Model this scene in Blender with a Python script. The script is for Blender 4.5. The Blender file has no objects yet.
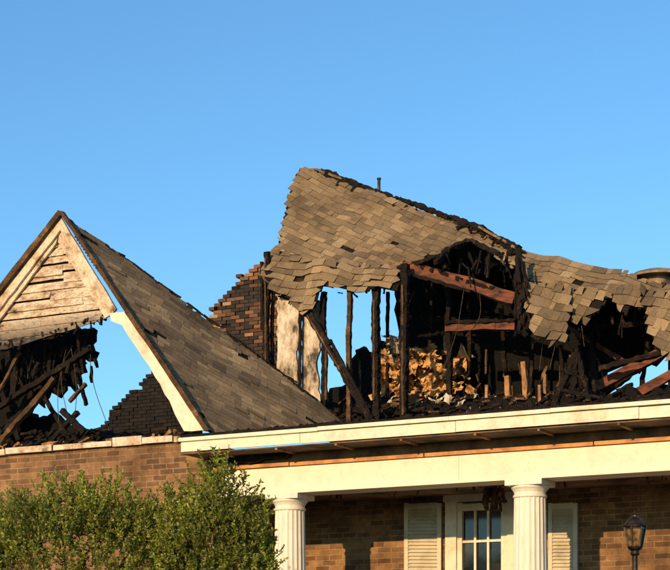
import bpy, math, random
from mathutils import Vector, noise
random.seed(7)
R=random.random
def U(a,b): return a+(b-a)*R()
# ---------------------------------------------------------------- frame of reference
ZC=1.6; FPX=1800.0; HOR=700.0
TH=math.radians(27)
UX=Vector((math.cos(TH),-math.sin(TH),0)); VX=Vector((math.sin(TH),math.cos(TH),0)); ZX=Vector((0,0,1))
W0=25.8
CAM=Vector((0,0,ZC))
def ray(px,py): return Vector(((px-335)/FPX,1,(HOR-py)/FPX))
def W(px,py,w):
    d=ray(px,py); return CAM+d*((W0+w)/d.dot(VX))
def H(s,w,z): return UX*s+VX*(w+W0)+ZX*z       # house coords -> world
def sz(px,py,w):
    p=W(px,py,w); return p.dot(UX),p.z
scene=bpy.context.scene
# ---------------------------------------------------------------- parents
def empty(name,loc):
    e=bpy.data.objects.new(name,None); scene.collection.objects.link(e); e.location=loc; return e
HOUSE=empty("burnt_brick_house",H(-12,0,1.8))
# ---------------------------------------------------------------- materials
def newmat(name):
    m=bpy.data.materials.new(name); m.use_nodes=True
    nt=m.node_tree; b=nt.nodes["Principled BSDF"]; return m,nt,b
def ramp(nt,src,stops):
    r=nt.nodes.new("ShaderNodeValToRGB"); e=r.color_ramp.elements
    while len(e)<len(stops): e.new(0.5)
    for i,(p,c) in enumerate(stops): e[i].position=p; e[i].color=(*c,1)
    nt.links.new(src,r.inputs[0]); return r
def coords(nt,kind="Object"):
    return nt.nodes.new("ShaderNodeTexCoord").outputs[kind]
def noisetex(nt,vec,scale,detail=6,rough=.6):
    n=nt.nodes.new("ShaderNodeTexNoise"); n.inputs["Scale"].default_value=scale
    n.inputs["Detail"].default_value=detail; n.inputs["Roughness"].default_value=rough
    nt.links.new(vec,n.inputs["Vector"]); return n
def bump(nt,b,h,strength,dist):
    bp=nt.nodes.new("ShaderNodeBump"); bp.inputs["Strength"].default_value=strength; bp.inputs["Distance"].default_value=dist
    nt.links.new(h,bp.inputs["Height"]); nt.links.new(bp.outputs[0],b.inputs["Normal"]); return bp
def mix(nt,fac,a,bb,mode="MIX"):
    m=nt.nodes.new("ShaderNodeMix"); m.data_type='RGBA'; m.blend_type=mode
    for i,v in ((0,fac),(6,a),(7,bb)):
        if hasattr(v,"links"): nt.links.new(v,m.inputs[i])
        else: m.inputs[i].default_value=v if i==0 else (*v,1)
    return m.outputs[2]
def simple_noise_mat(name,c1,c2,scale,rough=.9,bs=.4,bd=.02,lo=.35,hi=.65,stretch=None):
    m,nt,b=newmat(name); v=coords(nt)
    if stretch:
        mp=nt.nodes.new("ShaderNodeMapping"); mp.inputs["Scale"].default_value=stretch; nt.links.new(v,mp.inputs[0]); v=mp.outputs[0]
    n=noisetex(nt,v,scale); r=ramp(nt,n.outputs[0],[(lo,c1),(hi,c2)])
    nt.links.new(r.outputs[0],b.inputs["Base Color"]); b.inputs["Roughness"].default_value=rough
    bump(nt,b,n.outputs[0],bs,bd); return m
def col_mat(name,rough=.92,nscale=40,ns=.5,bs=.4,bd=.01,stain=None):
    m,nt,b=newmat(name); v=coords(nt)
    a=nt.nodes.new("ShaderNodeAttribute"); a.attribute_name="Col"
    n=noisetex(nt,v,nscale); r=ramp(nt,n.outputs[0],[(.25,(1-ns,)*3),(.75,(1.0+ns*.3,)*3)])
    c=mix(nt,1.0,a.outputs["Color"],r.outputs[0],"MULTIPLY")
    if stain:
        n2=noisetex(nt,v,stain[0],8,.65); r2=ramp(nt,n2.outputs[0],[(stain[1],(1,1,1)),(stain[2],stain[3])])
        c=mix(nt,1.0,c,r2.outputs[0],"MULTIPLY")
    nt.links.new(c,b.inputs["Base Color"]); b.inputs["Roughness"].default_value=rough
    bump(nt,b,n.outputs[0],bs,bd); return m
def char_mat(name,c1,c2,c3,scale=16):
    m,nt,b=newmat(name); v=coords(nt)
    vo=nt.nodes.new("ShaderNodeTexVoronoi"); vo.inputs["Scale"].default_value=scale
    n0=noisetex(nt,v,9); mv=nt.nodes.new("ShaderNodeVectorMath"); mv.operation='MULTIPLY_ADD'
    nt.links.new(n0.outputs["Color"],mv.inputs[0]); mv.inputs[1].default_value=(.12,)*3; nt.links.new(v,mv.inputs[2])
    nt.links.new(mv.outputs[0],vo.inputs["Vector"])
    n=noisetex(nt,v,3.5,8,.7); r=ramp(nt,n.outputs[0],[(.3,c1),(.55,c2),(.72,c3)])
    nt.links.new(r.outputs[0],b.inputs["Base Color"]); b.inputs["Roughness"].default_value=.85; b.inputs["Specular IOR Level"].default_value=.25
    bump(nt,b,vo.outputs["Distance"],.9,.04); return m
M_CHAR=char_mat("charred_wood",(.005,.004,.003),(.016,.010,.007),(.08,.045,.025),22)
M_CHARD=char_mat("soot_black",(.002,.002,.002),(.005,.004,.003),(.016,.010,.006),14)
M_STUD=char_mat("scorched_stud",(.02,.013,.008),(.13,.07,.032),(.38,.22,.11),20)
M_RED=simple_noise_mat("scorched_rafter",(.025,.008,.005),(.21,.055,.02),4,.8,.5,.02,stretch=(1,1,3))
M_TANWOOD=simple_noise_mat("raw_timber",(.10,.045,.02),(.46,.23,.09),6,.85,.3,.01)
M_ORANGE=simple_noise_mat("bare_pine_strip",(.34,.13,.04),(.66,.30,.09),4,.7,.2,.01)
M_SHING=col_mat("asphalt_shingle",.95,45,.5,.6,.012,(1.1,.48,.74,(.38,.33,.29)))
M_BRK1=col_mat("loose_brick",.93,30,.4,.5,.01)
M_INS=simple_noise_mat("torn_insulation",(.10,.035,.010),(.70,.38,.14),5,.95,.8,.05,.36,.56)
m,nt,b=newmat("leaf"); a=nt.nodes.new("ShaderNodeAttribute"); a.attribute_name="Col"
nt.links.new(a.outputs["Color"],b.inputs["Base Color"]); b.inputs["Roughness"].default_value=.5
tr=nt.nodes.new("ShaderNodeBsdfTranslucent"); tm=mix(nt,1.0,a.outputs["Color"],(1.5,1.7,.6),"MULTIPLY"); nt.links.new(tm,tr.inputs[0])
ms=nt.nodes.new("ShaderNodeMixShader"); ms.inputs[0].default_value=.35; nt.links.new(b.outputs[0],ms.inputs[1]); nt.links.new(tr.outputs[0],ms.inputs[2])
nt.links.new(ms.outputs[0],nt.nodes["Material Output"].inputs[0]); M_LEAF=m
def paint(name,c_clean,c_dirty,c_soot,s1=2.5,p=(.42,.62,.8),stretch=(1,1,1),fine=0,hem=None):
    m,nt,b=newmat(name); v=coords(nt)
    mp=nt.nodes.new("ShaderNodeMapping"); mp.inputs["Scale"].default_value=stretch; nt.links.new(v,mp.inputs[0])
    n=noisetex(nt,mp.outputs[0],s1,10,.7); r=ramp(nt,n.outputs[0],[(p[0],c_clean),(p[1],c_dirty),(p[2],c_soot)])
    c=r.outputs[0]
    n2=noisetex(nt,v,30)
    if fine:
        n3=noisetex(nt,mp.outputs[0],s1*6,8,.7); r3=ramp(nt,n3.outputs[0],[(.50,(1,1,1)),(.62,(1-fine,1-fine*1.15,1-fine*1.3))]); c=mix(nt,1.0,c,r3.outputs[0],"MULTIPLY")
    if hem:
        sp=nt.nodes.new("ShaderNodeSeparateXYZ"); nt.links.new(v,sp.inputs[0])
        ad=nt.nodes.new("ShaderNodeMath"); ad.operation='MULTIPLY_ADD'; nt.links.new(n.outputs[0],ad.inputs[0]); ad.inputs[1].default_value=hem[2]; nt.links.new(sp.outputs[2],ad.inputs[2])
        mr=nt.nodes.new("ShaderNodeMapRange"); nt.links.new(ad.outputs[0],mr.inputs[0]); mr.inputs[1].default_value=hem[0]; mr.inputs[2].default_value=hem[1]; mr.inputs[3].default_value=1; mr.inputs[4].default_value=0
        c=mix(nt,mr.outputs[0],c,(.02,.014,.01))
    nt.links.new(c,b.inputs["Base Color"]); b.inputs["Roughness"].default_value=.65
    bump(nt,b,n2.outputs[0],.3,.008); return m
M_PAINT=paint("white_trim_paint",(.76,.67,.52),(.64,.53,.38),(.22,.13,.08),1.5,(.50,.62,.76),fine=.12)
M_BEAMP=paint("beam_paint",(.77,.69,.55),(.68,.58,.44),(.34,.24,.15),1.1,(.50,.66,.84),fine=.07)
M_COLM=paint("column_paint",(.77,.70,.58),(.64,.56,.44),(.3,.22,.15),2.0,(.5,.7,.9),(1,1,.3),fine=.10)
M_RAKE=paint("scorched_trim_paint",(.68,.57,.43),(.48,.33,.2),(.04,.026,.018),3.0,(.46,.58,.68),fine=.3)
M_SIDE=paint("peeling_clapboard",(.66,.55,.41),(.42,.28,.17),(.04,.026,.018),3.2,(.43,.56,.66),(1,1,2.4),fine=.45,hem=(8.45,8.85,1.2))
M_PANEL=paint("scorched_plaster_panel",(.62,.55,.44),(.40,.30,.2),(.025,.02,.016),2.8,(.44,.54,.62),(1,1,.5),fine=.3)
M_SHUT=paint("shutter_paint",(.60,.53,.40),(.46,.39,.29),(.12,.09,.07),3,(.45,.62,.8))
def metal(name,c1,c2,s):
    m,nt,b=newmat(name); b.inputs["Roughness"].default_value=.45; b.inputs["Metallic"].default_value=.6
    n=noisetex(nt,coords(nt),s); r=ramp(nt,n.outputs[0],[(.4,c1),(.7,c2)]); nt.links.new(r.outputs[0],b.inputs["Base Color"]); return m
M_BLACKM=metal("black_metal",(.012,.01,.009),(.09,.055,.03),12)
M_GLASS,nt,b=newmat("dark_glass"); b.inputs["Roughness"].default_value=.08
n=noisetex(nt,coords(nt),3); r=ramp(nt,n.outputs[0],[(.4,(.008,.009,.011)),(.7,(.05,.045,.04))]); nt.links.new(r.outputs[0],b.inputs["Base Color"])
M_LGLASS,nt,b=newmat("amber_lantern_glass"); b.inputs["Roughness"].default_value=.15
n=noisetex(nt,coords(nt),15); r=ramp(nt,n.outputs[0],[(.4,(.06,.035,.02)),(.65,(.26,.15,.06))]); nt.links.new(r.outputs[0],b.inputs["Base Color"])
def brick_mat(name,c1,c2,mort):
    m,nt,b=newmat(name); uv=coords(nt,"UV")
    nd=noisetex(nt,uv,6,3,.5); mv=nt.nodes.new("ShaderNodeVectorMath"); mv.operation='MULTIPLY_ADD'
    nt.links.new(nd.outputs["Color"],mv.inputs[0]); mv.inputs[1].default_value=(.012,.012,0); nt.links.new(uv,mv.inputs[2])
    br=nt.nodes.new("ShaderNodeTexBrick"); nt.links.new(mv.outputs[0],br.inputs["Vector"])
    br.inputs["Scale"].default_value=1; br.inputs["Brick Width"].default_value=.27; br.inputs["Row Height"].default_value=.095
    br.inputs["Mortar Size"].default_value=.011; br.inputs["Mortar Smooth"].default_value=.2; br.inputs["Bias"].default_value=-.1
    br.inputs["Color1"].default_value=(*c1,1); br.inputs["Color2"].default_value=(*c2,1); br.inputs["Mortar"].default_value=(*mort,1)
    n=noisetex(nt,uv,5,8,.7); r=ramp(nt,n.outputs[0],[(.3,(.5,.47,.45)),(.7,(1.2,1.15,1.1))])
    n3=noisetex(nt,uv,1.1,6,.6); r3=ramp(nt,n3.outputs[0],[(.36,(.5,.46,.43)),(.55,(1,1,1))])
    c=mix(nt,1.0,br.outputs["Color"],r.outputs[0],"MULTIPLY"); c=mix(nt,1.0,c,r3.outputs[0],"MULTIPLY")
    nt.links.new(c,b.inputs["Base Color"]); b.inputs["Roughness"].default_value=.92
    inv=nt.nodes.new("ShaderNodeMath"); inv.operation='SUBTRACT'; inv.inputs[0].default_value=1; nt.links.new(br.outputs["Fac"],inv.inputs[1])
    ad=nt.nodes.new("ShaderNodeMath"); ad.operation='MULTIPLY_ADD'; nt.links.new(n.outputs[0],ad.inputs[0]); ad.inputs[1].default_value=.4; nt.links.new(inv.outputs[0],ad.inputs[2])
    bump(nt,b,ad.outputs[0],.9,.02); return m
M_BRICK=brick_mat("brown_brick",(.34,.18,.075),(.13,.062,.03),(.34,.24,.14))
M_GROUND=simple_noise_mat("lawn",(.03,.05,.015),(.08,.085,.03),3,.95,.8,.05)
# ---------------------------------------------------------------- mesh builder
class MB:
    def __init__(s): s.v=[]; s.f=[]; s.c=[]; s.uv=[]
    def face(s,pts,col=(1,1,1),uv=None):
        i=len(s.v); s.v+= [tuple(p) for p in pts]; s.f.append(tuple(range(i,i+len(pts)))); s.c.append(col); s.uv.append(uv)
    def hexa(s,a,b,col=(1,1,1)):
        s.face(a[::-1],col); s.face(b,col)
        for k in range(4):
            s.face([a[k],a[(k+1)%4],b[(k+1)%4],b[k]],col)
    def build(s,name,mat,parent=HOUSE,smooth=False,merge=False):
        me=bpy.data.meshes.new(name); me.from_pydata(s.v,[],s.f)
        ca=me.color_attributes.new(name="Col",type='FLOAT_COLOR',domain='CORNER')
        uvl=me.uv_layers.new(name="UVMap")
        cols=[]; uvs=[]
        for f,c,uv in zip(s.f,s.c,s.uv):
            for k in range(len(f)):
                cols+= [c[0],c[1],c[2],1.0]
                uvs+= list(uv[k]) if uv else [0,0]
        ca.data.foreach_set("color",cols); uvl.data.foreach_set("uv",uvs)
        me.materials.append(mat)
        if smooth: me.polygons.foreach_set("use_smooth",[True]*len(me.polygons))
        me.update()
        o=bpy.data.objects.new(name,me); scene.collection.objects.link(o)
        if parent:
            o.parent=parent; o.matrix_parent_inverse.translation=-Vector(parent.location)
        if merge:
            m=o.modifiers.new("w",'WELD'); m.merge_threshold=.0005
        return o
def hbox(mb,s0,s1,w0,w1,z0,z1,col=(1,1,1)):
    a=[H(s0,w0,z0),H(s1,w0,z0),H(s1,w0,z1),H(s0,w0,z1)]; b=[H(s0,w1,z0),H(s1,w1,z0),H(s1,w1,z1),H(s0,w1,z1)]
    ua=[(s0,z0),(s1,z0),(s1,z1),(s0,z1)]; ub=[(w0,z0),(w0,z1),(w1,z1),(w1,z0)]
    mb.face(a,col,ua); mb.face(b[::-1],col,ua[::-1])
    mb.face([a[0],a[3],b[3],b[0]],col,ub); mb.face([a[1],b[1],b[2],a[2]],col,[(w0,z0),(w1,z0),(w1,z1),(w0,z1)])
    mb.face([a[3],a[2],b[2],b[3]],col,[(s0,w0),(s1,w0),(s1,w1),(s0,w1)]); mb.face([a[0],b[0],b[1],a[1]],col,[(s0,w0),(s0,w1),(s1,w1),(s1,w0)])
def fbox(mb,x0,x1,y0,y1,w0,w1,col=(1,1,1)):
    s0,z1=sz(x0,y0,w0); s1,_=sz(x1,y0,w0); _,z0=sz((x0+x1)/2,y1,w0); _,z1=sz((x0+x1)/2,y0,w0)
    hbox(mb,s0,s1,w0,w1,z0,z1,col)
def beam(mb,p,q,wd,dp,jit=0.0,seg=None,col=(1,1,1),taper=1.0,step=.12):
    p=Vector(p); q=Vector(q); d=q-p; L=d.length; d.normalize()
    a=d.cross(VX)
    if a.length<.1: a=d.cross(ZX)
    a.normalize(); b=d.cross(a).normalized()
    seg=seg or (max(2,int(L/step)) if jit else 1)
    rings=[]; sd=U(0,99)
    for i in range(seg+1):
        t=i/seg; k=1+(taper-1)*t
        c=p+d*L*t
        if jit: c=c+a*wd*.35*noise.noise(Vector((t*L*1.2,sd,0)))+b*dp*.35*noise.noise(Vector((t*L*1.2,sd,7)))
        ring=[]
        for sa,sb in ((-1,-1),(1,-1),(1,1),(-1,1)):
            ring.append(c+a*(sa*wd/2*k*(1+U(-jit,jit)*1.0))+b*(sb*dp/2*k*(1+U(-jit,jit))))
        rings.append(ring)
    mb.face(rings[0][::-1],col); mb.face(rings[-1],col)
    for r0,r1 in zip(rings,rings[1:]):
        for k in range(4): mb.face([r0[k],r0[(k+1)%4],r1[(k+1)%4],r1[k]],col)
def pb(mb,x0,y0,w0,x1,y1,w1,px,jit=.25,dp=None,taper=1.0,step=.09):
    wd=px/57.0; beam(mb,W(x0,y0,w0),W(x1,y1,w1),wd,dp or wd*1.1,jit,taper=taper,step=step)
def jag(poly,step,amp,fix=None):
    out=[]
    for i,(a,b) in enumerate(zip(poly,poly[1:]+poly[:1])):
        out.append(a)
        L=math.hypot(b[0]-a[0],b[1]-a[1]); n=int(L/step)
        if fix and i in fix: continue
        nx,ny=-(b[1]-a[1])/max(L,.01),(b[0]-a[0])/max(L,.01)
        for k in range(1,n):
            t=(k+U(-.3,.3))/n; o=U(-amp,amp); out.append((a[0]+(b[0]-a[0])*t+nx*o,a[1]+(b[1]-a[1])*t+ny*o))
    return out
def prism(mb,poly,w,th,jstep=None,jamp=0,fix=None,col=(1,1,1)):
    if jstep: poly=jag(poly,jstep,jamp,fix)
    f=[W(x,y,w) for x,y in poly]; bk=[p+VX*th for p in f]
    area=sum(a[0]*b[1]-b[0]*a[1] for a,b in zip(poly,poly[1:]+poly[:1]))
    if area>0: f=f[::-1]; bk=bk[::-1]
    uv=[(p.dot(UX),p.z) for p in f]
    mb.face(f,col,uv); mb.face(bk[::-1],col,uv[::-1])
    for i in range(len(f)):
        j=(i+1)%len(f); mb.face([f[j],f[i],bk[i],bk[j]],col,[(0,f[j].z),(0,f[i].z),(th,f[i].z),(th,f[j].z)])
def pip(x,y,poly):
    c=False; n=len(poly); j=n-1
    for i in range(n):
        xi,yi=poly[i]; xj,yj=poly[j]
        if (yi>y)!=(yj>y) and x<(xj-xi)*(y-yi)/(yj-yi)+xi: c=not c
        j=i
    return c
def lathe(mb,base,prof,seg=24,flute=0,col=(1,1,1),rot=0):
    rings=[]
    for r,z,fl in prof:
        ring=[]
        for k in range(seg):
            a=2*math.pi*k/seg+rot; rr=r
            if fl and flute: rr=r*(1-.055*(.5+.5*math.cos(a*flute))**.6)
            ring.append(Vector(base)+Vector((math.cos(a)*rr,math.sin(a)*rr,z)))
        rings.append(ring)
    for r0,r1 in zip(rings,rings[1:]):
        for k in range(seg): mb.face([r0[k],r0[(k+1)%seg],r1[(k+1)%seg],r1[k]],col)
    mb.face(rings[0][::-1],col); mb.face(rings[-1],col)
# ---------------------------------------------------------------- shingle covering
PAL=[(.30,.205,.108),(.25,.17,.092),(.33,.228,.12),(.205,.14,.078),(.28,.19,.102),(.36,.255,.14),(.225,.16,.095)]
def shingles(name,poly_px,P,disp=None,cdir=None,tw=.24,th=.13,miss=.01,lift=.014,tone=1.0,dark=None,wob=.02):
    """poly outline measured on the plane P=(p0,p1,p2); courses run along cdir (3D) in that plane"""
    p0,p1,p2=P; n=(p1-p0).cross(p2-p0).normalized()
    if n.dot(CAM-p0)<0: n=-n
    e1=(cdir if cdir else (p1-p0)); e1=(e1-n*e1.dot(n)).normalized(); e2=e1.cross(n).normalized()
    if e2.z>0: e2=-e2
    def loc(px,py):
        d=ray(px,py); t=(p0-CAM).dot(n)/d.dot(n); q=CAM+d*t-p0; return q.dot(e1),q.dot(e2)
    poly=[loc(*q) for q in poly_px]
    disp=disp or (lambda a,b:0)
    def S(a,b,h=0): return p0+e1*a+e2*b+n*(disp(a,b)+h+wob*noise.noise(Vector((a*1.1,b*1.1,3))))
    amin=min(p[0] for p in poly); amax=max(p[0] for p in poly); bmin=min(p[1] for p in poly); bmax=max(p[1] for p in poly)
    mb=MB(); und=MB()
    def clampin(a,b,ca,cb,over=.03):
        if pip(a,b,poly): return a,b
        lo,hi=0.0,1.0
        for _ in range(6):
            m=(lo+hi)/2
            if pip(ca+(a-ca)*m,cb+(b-cb)*m,poly): lo=m
            else: hi=m
        L=math.hypot(a-ca,b-cb); lo=min(1,lo+U(0,over)/max(L,.01))
        return ca+(a-ca)*lo,cb+(b-cb)*lo
    j=0; b=bmin
    while b<bmax:
        a=amin-(.5*tw if j%2 else 0)-U(0,.04); row=U(.92,1.07)
        while a<amax:
            w_=tw*random.choice((.5,.8,1,1,1.35)); ca=a+w_/2; cb=b+th/2
            if pip(ca,cb,poly):
                if R()>miss:
                    c=random.choice(PAL); k=tone*U(.84,1.12)*row
                    if dark: k*=dark(ca,cb)
                    c=tuple(x*k for x in c); g=.0015; l=lift*U(.6,1.3)
                    if R()<.04: l+=.04*R()
                    sk=U(-.006,.006); ov=.02*U(.4,1.6)+(.03 if R()<.1 else 0)
                    yj=.012*noise.noise(Vector((ca*.8,b*3,6)))
                    A=clampin(a+g,b-.012,ca,cb); B=clampin(a+w_-g,b-.012,ca,cb); C=clampin(a+w_-g+sk,b+th+ov+yj,ca,cb); D=clampin(a+g+sk,b+th+ov*U(.8,1.1)+yj,ca,cb)
                    q=[S(*A,.002),S(*B,.002),S(*C,l),S(*D,l*U(.8,1.1))]
                    mb.face(q,c)
                    lo=[q[3]-n*.012,q[2]-n*.012]; ed=tuple(x*.4 for x in c)
                    mb.face([q[3],q[2],lo[1],lo[0]],ed)
                    mb.face([q[1],q[2],lo[1]],ed)
                    mb.face([q[0],lo[0],q[3]],ed)
            a+=w_
        b+=th; j+=1
    g=.05; na=int((amax-amin)/g)+1; nb=int((bmax-bmin)/g)+1
    def isin(x,y): return all(pip(x+dx,y+dy,poly) for dx,dy in ((.03,.03),(-.03,.03),(.03,-.03),(-.03,-.03)))
    inn=[[isin(amin+(i+.5)*g,bmin+(k+.5)*g) for k in range(nb+2)] for i in range(na+2)]
    for i in range(na):
        for k in range(nb):
            a=amin+i*g; b=bmin+k*g
            if inn[i][k]:
                t=[S(a,b,-.02),S(a+g,b,-.02),S(a+g,b+g,-.02),S(a,b+g,-.02)]; u=[x-n*.04 for x in t]
                und.face(t); und.face(u[::-1])
                for (da,db,x,y) in ((0,-1,0,1),(1,0,1,2),(0,1,2,3),(-1,0,3,0)):
                    if i+da<0 or k+db<0 or not inn[i+da][k+db]: und.face([t[y],t[x],u[x],u[y]])
    o=mb.build(name+"_shingles",M_SHING); und.build(name+"_deck",M_CHAR)
    return o
# ================================================================= GROUND
g=MB()
def gz(x,y):
    t=min(max((y-6)/14,0),1); t=t*t*(3-2*t); return 1.7*t+.05*noise.noise(Vector((x*.2,y*.2,0)))
xs=[-900,-300,-100,-40]+[-30+2*i for i in range(31)]+[40,100,300,900]; ys=[-900,-300,-60,-20]+[-10+2*i for i in range(41)]+[90,150,400,1200]
for i in range(len(xs)-1):
    for k in range(len(ys)-1):
        q=[(xs[i],ys[k]),(xs[i+1],ys[k]),(xs[i+1],ys[k+1]),(xs[i],ys[k+1])]
        g.face([Vector((x,y,gz(x,y))) for x,y in q])
g.build("ground",M_GROUND,None,smooth=True,merge=True)
GH=1.75
# ================================================================= HOUSE WALLS
mb=MB()
sL=sz(-140,450,0)[0]; sC=sz(213,450,0)[0]; sR=sz(800,450,0)[0]
hbox(mb,sL,sC,0,.3,GH-.5,4.33+ZC)
hbox(mb,sC-.3,sC,.3,2.6,GH-.5,3.93+ZC)
hbox(mb,sL,sL+.3,.3,7,GH-.5,4.33+ZC)
w=2.6
sw0,zt=sz(446,500,w); sw1,_=sz(516,500,w)
hbox(mb,sC,sw0,w,w+.3,GH,3.55+ZC); hbox(mb,sw1,sR,w,w+.3,GH,3.55+ZC)
hbox(mb,sw0,sw1,w,w+.3,zt,3.55+ZC); hbox(mb,sw0,sw1,w,w+.3,GH,zt-2.4)
hbox(mb,sR-.3,sR,2.9,7,GH,4.7+ZC); hbox(mb,sL+.3,sR-.3,6.9,7.2,GH,4.3+ZC)
mb.build("brick_walls",M_BRICK)
mb=MB()
x=-140
while x<180:
    l=U(25,60); x2=min(x+l,182); s0,_=sz(x,450,-.08); s1,_=sz(x2-1,450,-.08)
    hbox(mb,s0,s1,-.08-U(0,.03),.32,4.335+ZC+U(-.005,.02),4.335+ZC+U(.08,.17)); x=x2
mb.build("wall_plate",M_RAKE)
mb=MB(); mc=MB()
for k in range(44):
    x=U(-20,175); s0,_=sz(x,445,0); beam(mb if R()<.3 else mc,H(s0,U(0,.25),4.47+ZC),H(s0+U(.05,.35),U(0,.3),4.49+ZC+U(-.02,.1)),U(.02,.06),.04,.4)
mb.build("wall_top_scraps",M_TANWOOD); mc.build("wall_top_debris",M_CHAR)
# ================================================================= PORCH
OV=-.72
mb=MB()
s0=sz(181,440,OV)[0]
x=s0
while x<sR:
    x2=min(x+U(2.2,3.2),sR); dz=U(-.006,.008)
    hbox(mb,x,x2-.008,OV,OV+.04,4.05+ZC+dz,4.215+ZC+dz); x=x2
x=s0-.02
while x<sR:
    x2=min(x+U(1.6,2.6),sR); dz=U(-.006,.01)
    hbox(mb,x,x2-.004,OV-.05,OV+.05,4.226+ZC+dz,4.285+ZC+dz); x=x2
mb.build("fascia",M_PAINT)
mb=MB()
sB=sz(222,470,0)[0]
x=sB
while x<sR:
    x2=min(x+U(3.5,5),sR); hbox(mb,x,x2-.004,0,.5,3.37+ZC,3.80+ZC); x=x2
hbox(mb,sB-.03,sR,-.03,-.001,3.37+ZC,3.42+ZC)
mb.build("porch_beam",M_BEAMP)
mb=MB()
x=sB-.15
while x<sR:
    x2=min(x+U(1.4,3),sR); dz=U(-.008,.008); hbox(mb,x,x2-.02,-.05,.45,3.812+ZC+dz,3.868+ZC+dz); x=x2
mb.build("exposed_beam_strip",M_ORANGE)
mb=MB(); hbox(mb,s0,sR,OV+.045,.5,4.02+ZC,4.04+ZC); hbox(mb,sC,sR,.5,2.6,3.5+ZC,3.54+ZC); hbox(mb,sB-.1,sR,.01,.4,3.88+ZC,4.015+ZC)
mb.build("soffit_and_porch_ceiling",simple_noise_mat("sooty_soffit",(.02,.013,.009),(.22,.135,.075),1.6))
mb=MB()
x=sB+.3
while x<sR:
    hbox(mb,x,x+.04,OV+.05,-.0,3.99+ZC,4.018+ZC); x+=U(.9,1.3)
mb.build("soffit_battens",M_TANWOOD)
mb=MB()
def slab(mb,s0,s1,w0,z0,w1,z1,t):
    a=[H(s0,w0,z0-t),H(s1,w0,z0-t),H(s1,w0,z0),H(s0,w0,z0)]; b=[H(s0,w1,z1-t),H(s1,w1,z1-t),H(s1,w1,z1),H(s0,w1,z1)]
    mb.hexa(a,b)
slab(mb,s0,sR,OV-.03,4.33+ZC,3.1,4.74+ZC,.035)
hbox(mb,sz(330,420,3.1)[0],sR,3.1,6.9,4.6+ZC,4.74+ZC)
mb.build("porch_roof_deck",M_CHAR)
mb=MB()
for k in range(240):
    s_=U(s0+.6,sR); w_=U(OV,.5); z=4.34+ZC+(w_-OV)*.11; beam(mb,H(s_,w_,z),H(s_+U(.03,.16),w_+U(-.1,.1),z+U(0,.03)),U(.01,.04),U(.01,.04),.4)
mb.build("eave_debris",M_CHAR)
mb=MB(); hbox(mb,sC,sR,-.6,2.6,GH-.4,GH+.15); mb.build("porch_floor",simple_noise_mat("porch_concrete",(.2,.19,.17),(.32,.3,.27),4))
mb=MB(); prism(mb,[(192,448),(290,452),(285,458),(240,462),(214,468),(208,458)],-.15,.14,7,2); mb.build("burnt_soffit_end",M_CHAR)
def column(px):
    mb=MB(); base=H(sz(px,500,.25)[0],.25,0)
    zt=3.37+ZC; zb=GH+.15
    s_=sz(px,500,.25)[0]
    hbox(mb,s_-.30,s_+.30,-.05,.55,zt-.085,zt-.003)
    prof=[(.24,zt-.27,0),(.262,zt-.255,0),(.262,zt-.225,0),(.243,zt-.215,0),(.245,zt-.18,0),(.27,zt-.14,0),(.295,zt-.115,0),(.295,zt-.088,0)]
    lathe(mb,base,prof,40)
    sp=[(.275-.03*((i/14)**1.6),zb+.14+(zt-.26-zb-.14)*i/14,1) for i in range(15)]
    lathe(mb,base,sp,160,20)
    lathe(mb,base,[(.34,zb,0),(.36,zb+.04,0),(.34,zb+.09,0),(.30,zb+.10,0),(.31,zb+.15,0)],40)
    mb.build("fluted_column",M_COLM)
column(290); column(530); column(770)
mb=MB(); gl=MB(); sh=MB()
w=2.52
fbox(mb,445,456,497,640,w,w+.12); fbox(mb,507,517,497,640,w,w+.12); fbox(mb,443,519,490,500,w-.03,w+.12)
fbox(mb,456,462,503,640,w+.05,w+.14); fbox(mb,501,507,503,640,w+.05,w+.14); fbox(mb,462,501,503,510,w+.05,w+.14)
for x in (475,488): fbox(mb,x-1.1,x+1.1,510,640,w+.07,w+.12)
for y in (541,572,603): fbox(mb,462,501,y-1.2,y+1.2,w+.075,w+.115)
mb.build("window_frame",M_PAINT)
fbox(gl,460,503,505,640,w+.125,w+.135); gl.build("window_glass",M_GLASS)
for x0,x1 in ((404,441),(548,577)):
    fbox(sh,x0,x0+4,503,640,w,w+.06); fbox(sh,x1-4,x1,503,640,w,w+.06); fbox(sh,x0+4,x1-4,503,509,w,w+.06)
    y=509
    while y<640:
        p=[W(x0+4,y,w+.05),W(x1-4,y,w+.05),W(x1-4,y+3.4,w+.005),W(x0+4,y+3.4,w+.005)]
        sh.face(p); sh.face([q-ZX*.006 for q in p[::-1]]); y+=3.6
    fbox(sh,x0+4,x1-4,509,640,w+.055,w+.07)
sh.build("louvered_shutters",M_SHUT)
mb=MB()
for k in range(22):
    x=U(485,503); pb(mb,x,484,1.6+R()*.6,x+U(-4,4),U(492,512),1.6+R()*.6,U(1,3),.4)
for k in range(40):
    x=U(310,700); pb(mb,x,488-(x-310)*.05,U(.6,2),x+U(-5,5),492-(x-310)*.05+U(0,9),U(.6,2),U(.6,1.8),.4)
mb.build("hanging_ceiling_scraps",M_STUD)
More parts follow.
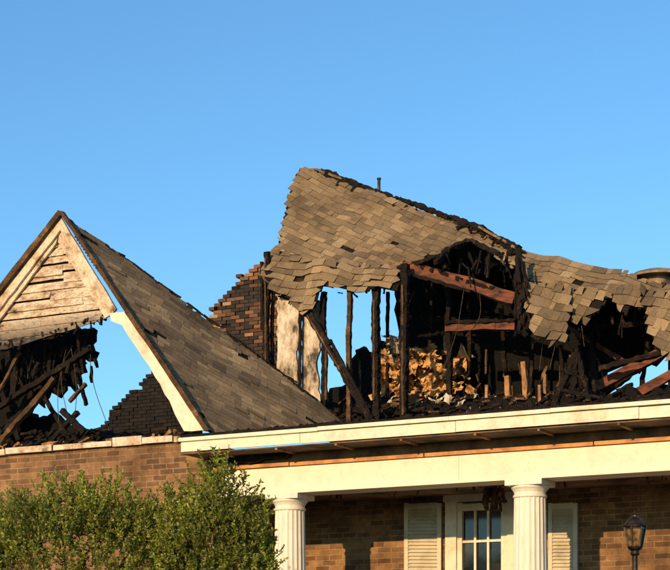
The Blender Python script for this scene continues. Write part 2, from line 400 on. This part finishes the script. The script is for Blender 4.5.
# ================================================================= LEFT GABLE
wg=-.3
tri=[(60,238),(108,318),(96,322),(70,327),(52,338),(28,340),(10,348),(-30,356),(-45,372)]
z0=sz(0,380,wg)[1]; z1=sz(60,225,wg)[1]
def edge_x(poly,z):
    P=[sz(x,y,wg) for x,y in poly]; xs=[]
    for (a,b),(c,d) in zip(P,P[1:]+P[:1]):
        if (b>z)!=(d>z): xs.append(a+(c-a)*(z-b)/(d-b))
    return sorted(xs)
mb=MB()
z=z0; bh=.145
while z<z1:
    xa=edge_x(tri,z+.02); xb=edge_x(tri,z+bh*.95)
    if len(xa)>=2:
        for i in range(0,len(xa)-1,2):
            l,r=xa[i],xa[i+1]
            if len(xb)>=2 and i==0: lt,rt=xb[0],xb[-1]
            else: lt,rt=l,r
            cuts=[0]; 
            while cuts[-1]<1: cuts.append(cuts[-1]+U(.4,.9))
            cuts[-1]=1
            for t0,t1 in zip(cuts,cuts[1:]):
                if t1-t0<.03: continue
                o=.026+U(-.006,.012); dz=U(-.008,.008); rk=U(-.015,.015)
                m_=6
                for k in range(m_):
                    u0=t0+(t1-t0)*k/m_; u1=t0+(t1-t0)*(k+1)/m_
                    wv=lambda u: .012*noise.noise(Vector((u*6,z*3,1)))+rk*(u-t0)
                    e0=.003 if k==0 else 0; e1_=.003 if k==m_-1 else 0
                    q=[H(l+(r-l)*u0+e0,wg-o+wv(u0),z+dz+wv(u0+3)),H(l+(r-l)*u1-e1_,wg-o+wv(u1),z+dz+wv(u1+3)),H(lt+(rt-lt)*u1-e1_,wg-.002,z+bh),H(lt+(rt-lt)*u0+e0,wg-.002,z+bh)]
                    bq=[p+VX*.02 for p in q]; mb.hexa(q,bq)
    z+=bh
mb.build("gable_clapboards",M_SIDE)
mb=MB(); prism(mb,[(60,236),(109,316),(97,321),(70,328),(52,339),(28,341),(10,349),(-30,356),(-60,376)],wg+.03,.03,5,2)
for k in range(30):
    x=U(0,104); y=345-x*.26+U(-4,2); pb(mb,x,y,wg-.02,x+U(-5,5),y+U(3,9),wg+U(-.05,.1),U(.8,2.6),.5)
mb.build("gable_sheathing",M_CHAR)
mb=MB()
prism(mb,[(60,216),(60,230),(52,241),(-60,386),(-72,386)],wg-.14,.05,10,.5)
prism(mb,[(60,216),(116,309),(110,316),(60,230)],wg-.142,.05,10,.5)
mb.build("upper_rake_boards",M_RAKE)
mb=MB()
prism(mb,[(60,228),(56,243),(-52,390),(-60,386)],wg-.085,.04); prism(mb,[(60,228),(110,315),(105,318),(58,242)],wg-.087,.04)
mb.build("rake_moulding",M_RAKE)
mb=MB()
prism(mb,[(110,313),(124,312),(131,322),(176,386),(204,430),(184,431),(160,384),(136,347),(122,325),(111,321)],wg-.15,.06,10,.9)
mb.build("lower_rake_board",M_PAINT)
mb=MB()
prism(mb,[(58,210.5),(62,211),(209,430),(204,431)],wg-.22,.08,14,.4); prism(mb,[(58,210),(61,213.5),(-76,389),(-80,386)],wg-.22,.08,14,.4)
mb.build("rake_shingle_edge",M_STUD)
a=W(60,212,wg-.17); e1=W(206,431,wg-.17); e2=W(357,428,3.0)
poly=[(61.5,213),(90,232),(120,252),(150,276),(182,297),(210,317),(245,343),(282,372),(320,401),(358,429),(300,436),(250,438),(211,433)]
cdx=(e2-a).normalized()*.8+(e2-e1).normalized()*.25
shingles("gable_roof",poly,(a,e1,e2),cdir=cdx,tw=.25,th=.105,tone=1.12,lift=.011,wob=.03,
  disp=lambda x,y:-.08*max(0,noise.noise(Vector((x*.45,y*.45,9))))+.018*noise.noise(Vector((x*2,y*2,5)))-.02,
  dark=lambda x,y:.58+.46*min(1,max(0,.75+noise.noise(Vector((x*.3,y*2.2,2)))*1.4)))
mb=MB()
pts=[(60,212),(120,252),(182,297),(245,343),(320,401),(358,429)]
nn=(e1-a).cross(e2-a).normalized()
for k in range(50):
    t=U(.0,1)*(len(pts)-1); i=min(int(t),len(pts)-2); f=t-i
    q=pts[i]; q2=pts[i+1]; x=q[0]+(q2[0]-q[0])*f; y=q[1]+(q2[1]-q[1])*f+2
    d=ray(x,y); p=CAM+d*((a-CAM).dot(nn)/d.dot(nn)); dr=(e2-a).normalized()
    beam(mb,p,p+dr*U(.1,.3)+Vector((U(-.02,.03),U(-.05,.1),U(-.05,.05) if k%12==0 else U(-.03,.0))),U(.015,.035),.03,.4)
mb.build("hip_charred_edge",M_CHAR)
mb=MB()
prism(mb,[(-140,330),(10,335),(60,325),(96,330),(92,344),(98,352),(92,361),(84,358),(86,372),(76,378),(80,392),(66,386),(60,398),(50,392),(44,408),(36,400),(30,414),(10,428),(-10,450),(-140,460)],.9,.06,4,2.6)
prism(mb,[(-60,436),(20,408),(38,418),(52,412),(66,424),(84,428),(96,436),(96,452),(-60,470)],1.4,.2,4,2)
mb.build("charred_gable_interior",M_CHARD)
mb=MB()
for (x0,y0,x1,y1,pw) in ((-5,447,62,352,6),(-20,420,90,348,5),(8,446,30,340,4),(78,335,84,372,3),(84,432,62,410,5),(20,352,70,440,4),(52,440,78,412,4),(-10,352,20,440,6),(76,372,86,405,3)):
    ww=U(-.1,.8); pb(mb,x0,y0,ww,x1,y1,ww+U(-.3,.5),pw,.3)
for k in range(14):
    x=-30+k*9+U(-3,3); ww=U(.3,.8); pb(mb,x,332,ww,x+U(-14,6),U(365,420) if x<60 else U(350,370),ww+U(-.2,.2),U(4,9),.25,dp=.03)
for k in range(60):
    x=U(0,95); y=U(330,380); ww=U(.1,1); pb(mb,x,y,ww,x+U(-7,7),y+U(4,20),ww,U(1,4),.5)
for k in range(60):
    x=U(0,98); y=U(430,444); ww=U(.3,1.4); pb(mb,x,y,ww,x+U(-12,12),y+U(-6,6),ww,U(1,4),.5)
mb.build("charred_rafters",M_CHAR)
mb=MB()
for (x0,y0,x1,y1,pw) in ((0,444,54,378,5),(70,402,86,384,3),(-6,400,20,352,3)):
    pb(mb,x0,y0,-.15,x1,y1,.1,pw,.3)
mb.build("scorched_rafters",M_STUD)
# ---------------------------------------------------------------- loose brickwork (individual bricks)
def bricks(name,poly,w,depth,colf,bw=.24,bh=.085):
    mb=MB(); P=[sz(x,y,w) for x,y in poly]
    smin=min(p[0] for p in P); smax=max(p[0] for p in P); zmin=min(p[1] for p in P); zmax=max(p[1] for p in P)
    z=zmin; j=0
    while z<zmax:
        s=smin-(bw/2 if j%2 else 0)
        while s<smax:
            if pip(s+bw/2,z+bh/2,P) and (R()>.02):
                top=not pip(s+bw/2,z+bh*2.2,P)
                o=U(-.015,.015)*(2.5 if top else 1); dz=U(0,.012) if top else 0
                cut=U(.5,1) if (top and R()<.4) else 1
                hbox(mb,s+.008,s+bw*cut-.006,w+o,w+depth+o,z+.006+dz,z+bh-.004+.002*R()+dz,colf(s,z,(z-zmin)/(zmax-zmin)))
            s+=bw
        z+=bh; j+=1
    mb.build(name,M_BRK1)
    mo=MB(); z=zmin
    while z<zmax:
        s=smin
        while s<smax:
            if pip(s+bw/2,z+bh/2,P) and pip(s+bw/2,z+bh*1.6,P): hbox(mo,s,s+bw+.0005,w+.03,w+depth-.03,z,z+bh)
            s+=bw
        z+=bh
    mo.build(name+"_mortar",M_CHAR)
def c_ch(s,z,t):
    k=noise.noise(Vector((s*1.5,z*1.5,5)))*1.2+U(-.45,.45)+ (t-.86)*1.1
    if k>.05: return random.choice([(.30,.13,.06),(.34,.17,.09),(.24,.10,.05),(.36,.23,.14)])
    if k>-.25: return random.choice([(.11,.055,.03),(.16,.085,.05),(.08,.04,.025)])
    return random.choice([(.025,.018,.014),(.045,.028,.02)])
bricks("broken_chimney",[(204,320),(210,312),(212,306),(219,304),(223,295),(229,294),(231,284),(238,281),(241,272),(246,276),(250,265),(256,268),(261,262),(276,264),(280,420),(230,420)],5.6,.5,c_ch,bw=.21,bh=.075)
def c_bk(s,z,t):
    return random.choice([(.005,.004,.003),(.008,.006,.005),(.004,.003,.003),(.016,.009,.006)])
bricks("collapsed_brickwork",[(92,450),(96,432),(108,420),(112,406),(124,402),(128,390),(138,388),(144,376),(152,370),(160,374),(166,384),(180,398),(190,420),(190,450)],6.0,.4,c_bk,bw=.21,bh=.075)
# ================================================================= UPPER STOREY
r0=W(320,170,5.0); r1=W(517,249,4.4); r2=W(300,300,3.1)
poly=[(296,173),(304,169),(322,170),(345,179),(400,200),(450,217),(482,228),(517,248),(521,262),(510,268),(500,262),(494,254),(480,246),(470,241),(462,242),(448,248),(440,257),(430,256),(424,262),(412,268),(398,270),(365,270),(330,272),(300,262),(276,258),(262,255),(266,248),(272,243),(277,230),(281,215),(287,198),(290,187)]
shingles("upper_roof",poly,(r0,r1,r2),tw=.22,th=.122,tone=1.0,lift=.016,
   disp=lambda x,y:.22*noise.noise(Vector((x*.55,y*.6,1)))+.06*noise.noise(Vector((x*1.7,y*1.4,8)))-.10*max(0,y-1.0),
   dark=lambda x,y:.76+.28*min(1,max(0,.7+noise.noise(Vector((x*.7,y*1.1,12)))*1.8)))
f0=W(270,262,3.35); f1=W(400,272,3.2); f2=W(300,305,3.0)
poly=[(265,254),(276,246),(300,252),(318,262),(340,265),(362,260),(385,262),(399,270),(400,280),(396,291),(380,289),(366,294),(352,293),(343,288),(334,290),(326,289),(320,298),(318,306),(308,312),(301,315),(296,308),(290,304),(284,294),(276,296),(270,290),(262,276)]
shingles("drooping_eave",poly,(f0,f1,f2),tw=.24,th=.14,tone=1.04,lift=.03,
   disp=lambda x,y:.26*noise.noise(Vector((x*1.2,y*.7,4)))+.05*noise.noise(Vector((x*3,y*2,4))),
   dark=lambda x,y:.72+.33*min(1,max(0,.7+noise.noise(Vector((x*1.2,y*1.5,12)))*1.8)))
q0=W(517,250,4.4); q1=W(690,292,4.0); q2=W(560,345,3.0)
poly=[(514,247),(530,249),(560,257),(600,266),(640,279),(700,290),(760,300),(760,380),(700,380),(700,310),(676,304),(660,302),(650,296),(640,290),(628,296),(622,303),(612,296),(604,302),(596,296),(588,304),(584,296),(572,300),(560,290),(540,294),(528,290),(522,272)]
shingles("right_roof",poly,(q0,q1,q2),tw=.22,th=.13,tone=1.0,lift=.022,miss=.02,
   disp=lambda x,y:.17*noise.noise(Vector((x*1.1,y*.35,7)))+.05*noise.noise(Vector((x*3.0,y*1.0,7)))-.16*max(0,y-.35),
   dark=lambda x,y:.65+.4*min(1,max(0,.7+noise.noise(Vector((x*1.4,y*.8,15)))*1.7)))
def hang(name,poly,xa,ya,xb,yb,w_,wbot,seed):
    p0=W(xa,ya,w_); p1=W(xb,yb,w_); p2=W((xa+xb)/2,(ya+yb)/2+50,wbot)
    shingles(name,poly,(p0,p1,p2),tw=.17,th=.18,tone=1.0,lift=.028,miss=.03,
      disp=lambda x,y:.20*noise.noise(Vector((x*2.4,y*.2,seed)))+.04*noise.noise(Vector((x*5,y*1.5,seed))),
      dark=lambda x,y:.55+.5*min(1,max(0,.7+noise.noise(Vector((x*2.2,y*.5,seed)))*1.8)))
hang("torn_eave_a",[(524,276),(540,282),(556,280),(571,288),(573,308),(568,322),(567,344),(560,347),(557,338),(549,347),(545,336),(536,341),(529,336),(531,318),(524,306)],528,280,572,292,3.4,3.05,21)
hang("torn_eave_b",[(569,284),(590,288),(604,290),(608,303),(602,306),(598,318),(592,312),(586,326),(580,318),(574,330),(570,312)],570,287,606,297,3.5,3.25,31)
hang("torn_eave_c",[(640,284),(660,290),(700,298),(705,372),(690,368),(676,360),(668,364),(660,352),(655,358),(652,338),(645,330),(646,312),(638,302)],640,286,700,302,3.4,3.1,41)
hang("torn_eave_d",[(604,282),(624,284),(642,287),(646,304),(640,312),(632,304),(626,318),(618,310),(612,300)],606,285,644,292,3.6,3.35,51)
mb=MB()
top=[(297,173,5.0),(345,181,5.0),(400,202,4.85),(450,219,4.65),(516,250,4.45),(560,259,4.35),(640,281,4.2),(770,303,4.0)]
bot=[(300,262,6.6),(345,268,6.6),(396,275,6.6),(450,290,6.6),(516,296,6.6),(560,298,6.6),(640,305,6.6),(770,325,6.6)]
for i in range(len(top)-1):
    q=[W(top[i][0],top[i][1]+5,top[i][2]+.08),W(top[i+1][0],top[i+1][1]+5,top[i+1][2]+.08),W(*bot[i+1]),W(*bot[i])]
    mb.hexa(q,[p-ZX*.06 for p in q])
mb.build("rear_roof_slope",M_CHARD)
mb=MB()
rp=[(322,170,5.0),(345,179.5,5.0),(400,200,4.85),(450,217,4.65),(484,229,4.5),(500,239,4.45),(519,249,4.4)]
for a_,b_ in zip(rp,rp[1:]):
    p=W(*a_); q=W(*b_); beam(mb,p,q,.08,.12,.6,step=.06)
for k in range(45):
    t=R()*(len(rp)-1); i=int(t); f=t-i; c=[rp[i][j]+(rp[i+1][j]-rp[i][j])*f for j in range(3)]
    p=W(c[0],c[1]+U(1,5),c[2]-.06); beam(mb,p,p+Vector((U(-.2,.25),-.05,U(-.15,.0))),U(.02,.06),.03,.5)
for (x0,y0,x1,y1,pw) in ((519,250,524,300,5),(523,262,520,332,3),(518,255,530,322,3),(448,250,436,262,5),(470,240,448,250,4),(398,268,436,257,4),(470,240,500,254,4)):
    pb(mb,x0,y0,3.7,x1,y1,3.2,pw,.5)
for k in range(20):
    x=U(515,527); y=U(255,300); pb(mb,x,y,3.5,x+U(-5,6),y+U(8,38),3.2,U(1,4),.5)
mb.build("charred_ridge",M_CHAR)
mb=MB()
for k in range(9):
    t=k/9; x=299+t*44; y=170.5+ (0 if x<320 else (x-320)*.38); p=W(x,y,5.0)
    beam(mb,p,p+Vector((.26,.03,-.04 if x<318 else -.12)),.04,.26,.1,col=tuple(v*U(.7,.95) for v in PAL[k%6]))
for k in range(14):
    x=478+k*3; y=226.5+(x-478)*.56; p=W(x,y,4.45); beam(mb,p,p+Vector((.2,.02,-.11)),.04,.24,.1,col=tuple(v*U(.7,1.0) for v in PAL[k%6]))
mb.build("ridge_caps",M_SHING)
mb=MB(); p=W(379,189,5.3); lathe(mb,(p.x,p.y,0),[(.03,p.z-.5,0),(.03,p.z+.17,0),(.04,p.z+.18,0),(.04,p.z+.21,0)],14); mb.build("vent_pipe",M_BLACKM)
mb=MB(); p=W(657,281,4.5); lathe(mb,(p.x,p.y,p.z),[(.24,-.15,0),(.24,.04,0),(.46,.05,0),(.46,.08,0),(.40,.13,0),(.26,.17,0),(.08,.19,0)],30); mb.build("roof_vent_dome",simple_noise_mat("vent_metal",(.08,.055,.035),(.32,.22,.13),5,.6))
mb=MB()
prism(mb,[(396,268),(450,284),(516,290),(560,292),(606,296),(606,430),(372,430),(380,396),(376,380),(388,366),(384,352),(398,340),(394,310)],6.5,.1,8,2,(0,1,2,3,4,5))
prism(mb,[(605.9,296),(640,300),(770,318),(770,345),(668,352),(655,366),(640,360),(620,366),(605.9,372)],6.5,.1)
prism(mb,[(605.9,398),(640,392),(662,384),(680,390),(770,380),(770,430),(605.9,430)],6.5,.1,8,2,(4,5,6))
prism(mb,[(668,345),(770,335),(770,400),(668,400)],6.35,.1)
mb.build("charred_rear_wall",M_CHARD)
mb=MB()
prism(mb,[(322,394),(336,387),(346,384),(351,368),(355,350),(364,346),(371,352),(379,340),(388,346),(396,338),(402,350),(402,430),(322,430)],5.7,.12,4,2.2)
mb.build("charred_partition",M_CHARD)
mb=MB()
prism(mb,[(277,296),(298,304),(299,340),(296,352),(299,392),(277,370)],3.35,.05,6,.8); prism(mb,[(302,306),(319,300),(320,350),(316,362),(321,408),(301,392)],3.4,.05,6,1.0)
mb.build("wall_panels",M_PANEL)
mb=MB()
for (x,y0,y1,pw,w_) in ((267,252,368,5,3.3),(273,268,372,3,3.45),(262,262,330,3,3.6),(300,304,395,2.5,3.3),(324,292,412,5,3.25),(376.5,288,420,6.5,3.2),(405,264,424,7,3.15),(316,298,405,2.5,3.5),(388,292,400,3,5.3)):
    pb(mb,x,y0,w_,x+U(-1,1),y1,w_,pw,.26,step=.06)
for (x0,y0,x1,y1,pw) in ((300,301,371,421,5.5),(330,340,372,418,3),(300,296,330,345,4)):
    pb(mb,x0,y0,3.1,x1,y1,3.05,pw,.26,step=.06)
mb.build("charred_studs",M_CHAR)
mb=MB()
pb(mb,349.5,290,3.3,349.5,424,3.3,4.5,.15,step=.06); pb(mb,374,300,3.12,374,400,3.12,2,.4); pb(mb,402.5,285,3.08,402.5,415,3.08,2.2,.5); pb(mb,265.5,258,3.22,265.5,360,3.22,1.6,.5)
pb(mb,326,330,3.18,326,400,3.18,1.6,.5); pb(mb,303,308,3.04,340,370,3.02,1.5,.5)
mb.build("scorched_studs",M_STUD)
mb=MB()
for (x,y0,y1,pw,w_) in ((507,376,412,5,4.3),(524,362,412,5,4.1),(545,374,412,3,4.4),(487,385,415,3,4.6),(415,350,400,3,5.9),(446,335,400,4,5.9),(395,345,400,2.5,6.2),(430,340,400,3,6.1),(540,385,402,3,3.8)):
    pb(mb,x,y0,w_,x+U(-2,2),y1,w_,pw,.2)
mb.build("bare_studs",M_TANWOOD)
mb=MB()
pb(mb,404,266,3.4,514,299,3.9,12,.05,.1); pb(mb,446,327,4.2,516,325,4.2,10,.1,.12); pb(mb,598,388,4.6,672,346,4.6,10,.12,.12,step=.3); pb(mb,612,404,4.4,690,368,4.2,9,.12,.12,step=.3)
pb(mb,560,320,5.2,640,372,5.0,5,.3); pb(mb,470,288,4.4,512,306,4.4,4,.2)
mb.build("scorched_rafter_boards",M_RED)
mb=MB()
pb(mb,404,262.5,3.42,514,294.5,3.92,4,.5,.12,step=.06); pb(mb,446,322.5,4.15,516,321,4.15,3.5,.5,.12,step=.06); pb(mb,404,272,3.3,470,292,3.6,3,.6,.05,step=.06)
for k in range(14):
    x=400+k*27+U(-6,6); pb(mb,x+U(2,20),300+U(0,12),6.2,x-6,262+k*2.2,4.2,4,.3)
for (x0,y0,x1,y1,pw) in ((448,262,450,420,5),(470,300,468,420,4),(590,300,596,405,5),(560,345,566,408,4),(650,330,640,400,4),(600,370,672,350,5),(590,404,648,362,5),(430,268,432,330,3),(534,334,530,400,3),(500,290,506,372,4),(410,318,520,322,5),(580,330,662,320,5)):
    ww=U(4,5.6); pb(mb,x0,y0,ww,x1,y1,ww+U(-.3,.3),pw,.4)
for (x0,y0,x1,y1,pw) in ((553,408,577,350,5),(577,350,572,404,5),(577,352,590,404,4),(566,372,588,380,3),(560,390,600,398,3)):
    pb(mb,x0,y0,3.4,x1,y1,3.5,pw,.5)
for k in range(330):
    x=U(325,680); ww=U(3.2,6); yb=421-(x-330)*.05; y=yb-U(0,11)*(1+ (ww-3.3)*.3)
    a_=U(-.7,.7); L=U(3,16) if R()<.87 else U(16,32); pb(mb,x,y,ww,x+L*math.cos(a_),y-L*abs(math.sin(a_))*.7,ww+U(-.4,.4),U(1,4.2),.5)
for k in range(80):
    x=random.choice([U(404,520),U(524,668)]); y=(262 if x<440 else 250 if x<515 else 300)+U(0,20); ww=U(3.4,4.8)
    pb(mb,x,y,ww,x+U(-6,6),y+U(5,26),ww,U(.6,2.4),.5)
for k in range(18):
    x=U(268,400); y=299-(x-268)*.08+U(-4,1); pb(mb,x,y,3.3,x+U(-6,6),y+U(1,7),3.3,U(.6,2.0),.5)
mb.build("charred_timbers",M_CHAR)
mb=MB()
for k in range(100):
    x=U(335,600); ww=U(3.2,5.5); y=418-(x-330)*.05-U(0,14)
    a_=U(-1,1); L=U(2,12); pb(mb,x,y,ww,x+L*math.cos(a_),y-L*abs(math.sin(a_))*.7,ww+U(-.2,.2),U(.8,2.4),.4)
for k in range(20):
    x=U(455,600); ww=U(4.6,6.2); y=U(340,395); pb(mb,x,y,ww,x+U(-10,10),y+U(8,28),ww,U(.8,2.4),.4)
mb.build("brown_splinters",M_STUD)
mb=MB(); 
base=[(322,440)]+[(322+i*4, 414-(i*4)*.05-abs(noise.noise(Vector((i*.28,0,0))))*16-U(0,5)) for i in range(90)]+[(700,440)]
prism(mb,base,3.9,.4,3,1.5)
base=[(372,440)]+[(372+i*4, 403-abs(noise.noise(Vector((i*.25,4,0))))*22-U(0,6)) for i in range(58)]+[(606,440)]
prism(mb,base,5.0,.4,3,2)
mb.build("debris_heap",M_CHARD)
def scrap(mb,c,r,n=6,flat=False):
    e=[Vector((U(-1,1),U(-.6,.6),U(-1,1))).normalized() for _ in range(2)]
    if flat: e=[(UX+ZX*U(-.3,.3)+VX*U(-.3,.3)).normalized(),(ZX+UX*U(-.3,.3)+VX*U(-.2,.4)).normalized()]
    g_=[[None]*(n+1) for _ in range(n+1)]
    k=R()*100
    for i in range(n+1):
        for j in range(n+1):
            a_=(i/n-.5)*2; b_=(j/n-.5)*2
            fa=U(.7,1.15) if i in(0,n) else 1; fb=U(.7,1.15) if j in(0,n) else 1
            v=lambda o:noise.noise(Vector((a_*1.8,b_*1.8,k+o)))+.4*noise.noise(Vector((a_*5,b_*5,k+o)))
            g_[i][j]=Vector(c)+e[0]*a_*fa*r+e[1]*b_*fb*r*.8+Vector((v(0),v(9),v(20)))*r*.7
    for i in range(n):
        for j in range(n): mb.face([g_[i][j],g_[i+1][j],g_[i+1][j+1],g_[i][j+1]])
mb=MB(); mc=MB()
for k in range(34):     # batts and torn paper still facing the back wall
    x=U(384,458); top=349+6*noise.noise(Vector((x*.08,3,0)))+max(0,x-440)*.5; y=U(top+5,405)
    scrap(mb,W(x,y,U(5.4,6.2)),U(.14,.30),flat=True)
for k in range(120):
    x=U(380,462) if R()<.85 else U(460,560)
    top=350+7*noise.noise(Vector((x*.08,3,0)))+max(0,x-440)*.5; y=U(top,410) if x<470 else U(390,408)
    scrap(mc if R()<.45 else mb,W(x,y,U(4.6,6.0)),U(.03,.13),n=4)
mb.build("torn_insulation",M_INS); mc.build("scorched_insulation",M_CHAR)
mb=MB()
for k in range(50):
    x=U(380,520); scrap(mb,W(x,U(394,412),U(3.6,5)),U(.02,.08),n=3)
for k in range(14): scrap(mb,W(U(384,395),U(335,365),U(5,5.6)),U(.04,.12),n=4)
mb.build("drywall_scraps",M_PANEL)
for k in range(12):
    cu=bpy.data.curves.new("dangling_wire","CURVE"); cu.dimensions='3D'; cu.bevel_depth=.006
    sp=cu.splines.new('BEZIER'); sp.bezier_points.add(2)
    x=random.choice([U(410,520),U(530,600),U(60,95)]); y=290 if x>100 else 345; ww=3.5 if x>100 else .2
    for i,bp_ in enumerate(sp.bezier_points):
        bp_.co=W(x+U(-12,12)*i,y+i*U(22,45),ww); bp_.handle_left_type=bp_.handle_right_type='AUTO'
    o=bpy.data.objects.new("dangling_wire",cu); scene.collection.objects.link(o); cu.materials.append(M_BLACKM)
    o.parent=HOUSE; o.matrix_parent_inverse.translation=-Vector(HOUSE.location)
# ================================================================= LAMP POST
LP=W(635,560,-4.2); LE=empty("lamp_post",Vector((LP.x,LP.y,GH-.05)))
def zl(py): return W(635,py,-4.2).z
mb=MB(); B=(LP.x,LP.y,0)
lathe(mb,B,[(.035,GH-.1,0),(.035,zl(556),0),(.06,zl(554),0),(.05,zl(551),0),(.085,zl(549),0),(.095,zl(547),0),(.06,zl(546),0)],16)
lathe(mb,B,[(.15,zl(527),0),(.155,zl(525.5),0),(.135,zl(524),0),(.10,zl(520),0),(.06,zl(517.5),0),(.035,zl(516.5),0),(.035,zl(515.5),0),(.012,zl(514.5),0),(.022,zl(512.8),0),(.008,zl(511),0)],12)
for k in range(6):
    a_=k*math.pi/3; p=Vector((LP.x+math.cos(a_)*.085,LP.y+math.sin(a_)*.085,zl(547))); q=Vector((LP.x+math.cos(a_)*.13,LP.y+math.sin(a_)*.13,zl(527)))
    beam(mb,p,q,.02,.02)
lathe(mb,B,[(.13,zl(529),0),(.13,zl(527),0)],6)
mb.build("lamp_frame_and_post",M_BLACKM,LE)
mb=MB(); lathe(mb,B,[(.078,zl(546.5),0),(.12,zl(528),0)],6); mb.build("lamp_glass",M_LGLASS,LE)
# ================================================================= BUSHES
def bush(name,cx,w_,zc_,rx,ry,rz,nsh,seed):
    random.seed(seed); c=W(cx,500,w_); c=Vector((c.x,c.y,zc_)); e=empty(name,Vector((c.x,c.y,GH-.05)))
    br=MB(); lf=MB()
    for k in range(26):
        a_=U(0,6.28); r_=U(.3,.85); tip=c+Vector((math.cos(a_)*rx*r_,math.sin(a_)*ry*r_,rz*U(0,.75))); 
        root=Vector((c.x+U(-.3,.3)*rx,c.y+U(-.3,.3)*ry,GH-.1)); mid=(root+tip)/2+Vector((U(-.1,.1),U(-.1,.1),.15))
        beam(br,root,mid,.045,.045,.15,taper=.7); beam(br,mid,tip,.03,.03,.15,taper=.4)
    for k in range(nsh):
        th_=U(0,2*math.pi); cz=U(-.5,1); sr=math.sqrt(max(0,1-cz*cz)); rr=U(.4,1)**.5
        d=Vector((math.cos(th_)*sr,math.sin(th_)*sr,cz))
        if d.y>.55: continue
        lump=1+.24*noise.noise(Vector((d.x*2.4+seed,d.y*2.4,d.z*2.4)))+.14*noise.noise(Vector((d.x*6+seed,d.y*6,d.z*6)))
        p=c+Vector((d.x*rx,d.y*ry,d.z*rz))*rr*lump*.95
        if p.z<GH: continue
        g_=Vector((d.x*.6+U(-.5,.5),d.y*.6+U(-.5,.5),.75+U(-.3,.5))).normalized()
        L=U(.12,.28) if R()>.04 else U(.3,.5)
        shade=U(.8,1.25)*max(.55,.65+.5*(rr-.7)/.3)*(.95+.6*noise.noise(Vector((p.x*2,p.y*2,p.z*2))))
        beam(br,p,p+g_*L,.006,.006,taper=.5)
        nl=int(L/.0125)
        for i in range(nl):
            q=p+g_*L*(i+R())/nl
            ld=(g_*.5+Vector((U(-1,1),U(-1,1),U(-.6,.9)))).normalized(); sd=ld.cross(Vector((U(-1,1),U(-1,1),U(-1,1)))).normalized()
            l=U(.035,.065); wd=l*.3; nn_=ld.cross(sd)*l*.1
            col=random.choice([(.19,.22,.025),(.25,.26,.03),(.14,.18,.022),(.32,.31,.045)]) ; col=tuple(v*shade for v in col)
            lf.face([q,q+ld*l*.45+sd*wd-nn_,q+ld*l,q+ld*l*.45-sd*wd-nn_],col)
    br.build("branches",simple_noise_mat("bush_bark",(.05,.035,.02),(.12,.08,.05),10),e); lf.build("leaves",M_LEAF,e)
bush("bush",80,-5,GH+1.1,2.1,1.2,1.75,5200,3)
bush("bush",212,-4.6,GH+1.0,.95,.8,2.0,2600,5)
# ================================================================= LIGHT, SKY, CAMERA
el=math.radians(13); az=math.radians(-119)
ts=Vector((math.cos(az)*math.cos(el),math.sin(az)*math.cos(el),math.sin(el)))
sd=bpy.data.lights.new("sun","SUN"); sd.energy=5.0; sd.angle=math.radians(.5); sd.color=(1,.68,.34)
so=bpy.data.objects.new("sun",sd); scene.collection.objects.link(so); so.rotation_euler=ts.to_track_quat('Z','Y').to_euler(); so.location=(0,-10,30)
wd=bpy.data.worlds.new("World"); scene.world=wd; wd.use_nodes=True; nt=wd.node_tree
bg=nt.nodes["Background"]; sk=nt.nodes.new("ShaderNodeTexSky"); sk.sky_type='NISHITA'; sk.sun_disc=False
sk.sun_elevation=el; sk.sun_rotation=math.atan2(ts.x,ts.y); sk.ozone_density=3.0; sk.dust_density=.3; sk.air_density=1.0
c=mix(nt,1.0,sk.outputs[0],(.88,1.26,1.42),"MULTIPLY")
nt.links.new(c,bg.inputs[0]); bg.inputs[1].default_value=.145
cd_=bpy.data.cameras.new("camera"); co=bpy.data.objects.new("camera",cd_); scene.collection.objects.link(co); scene.camera=co
co.location=CAM; co.rotation_euler=(math.radians(90),0,0); cd_.sensor_fit='HORIZONTAL'; cd_.sensor_width=36; cd_.lens=36*FPX/670
cd_.shift_y=(HOR-285)/670; cd_.clip_end=5000
scene.view_settings.view_transform='Standard'; scene.view_settings.look='None'; scene.view_settings.exposure=0
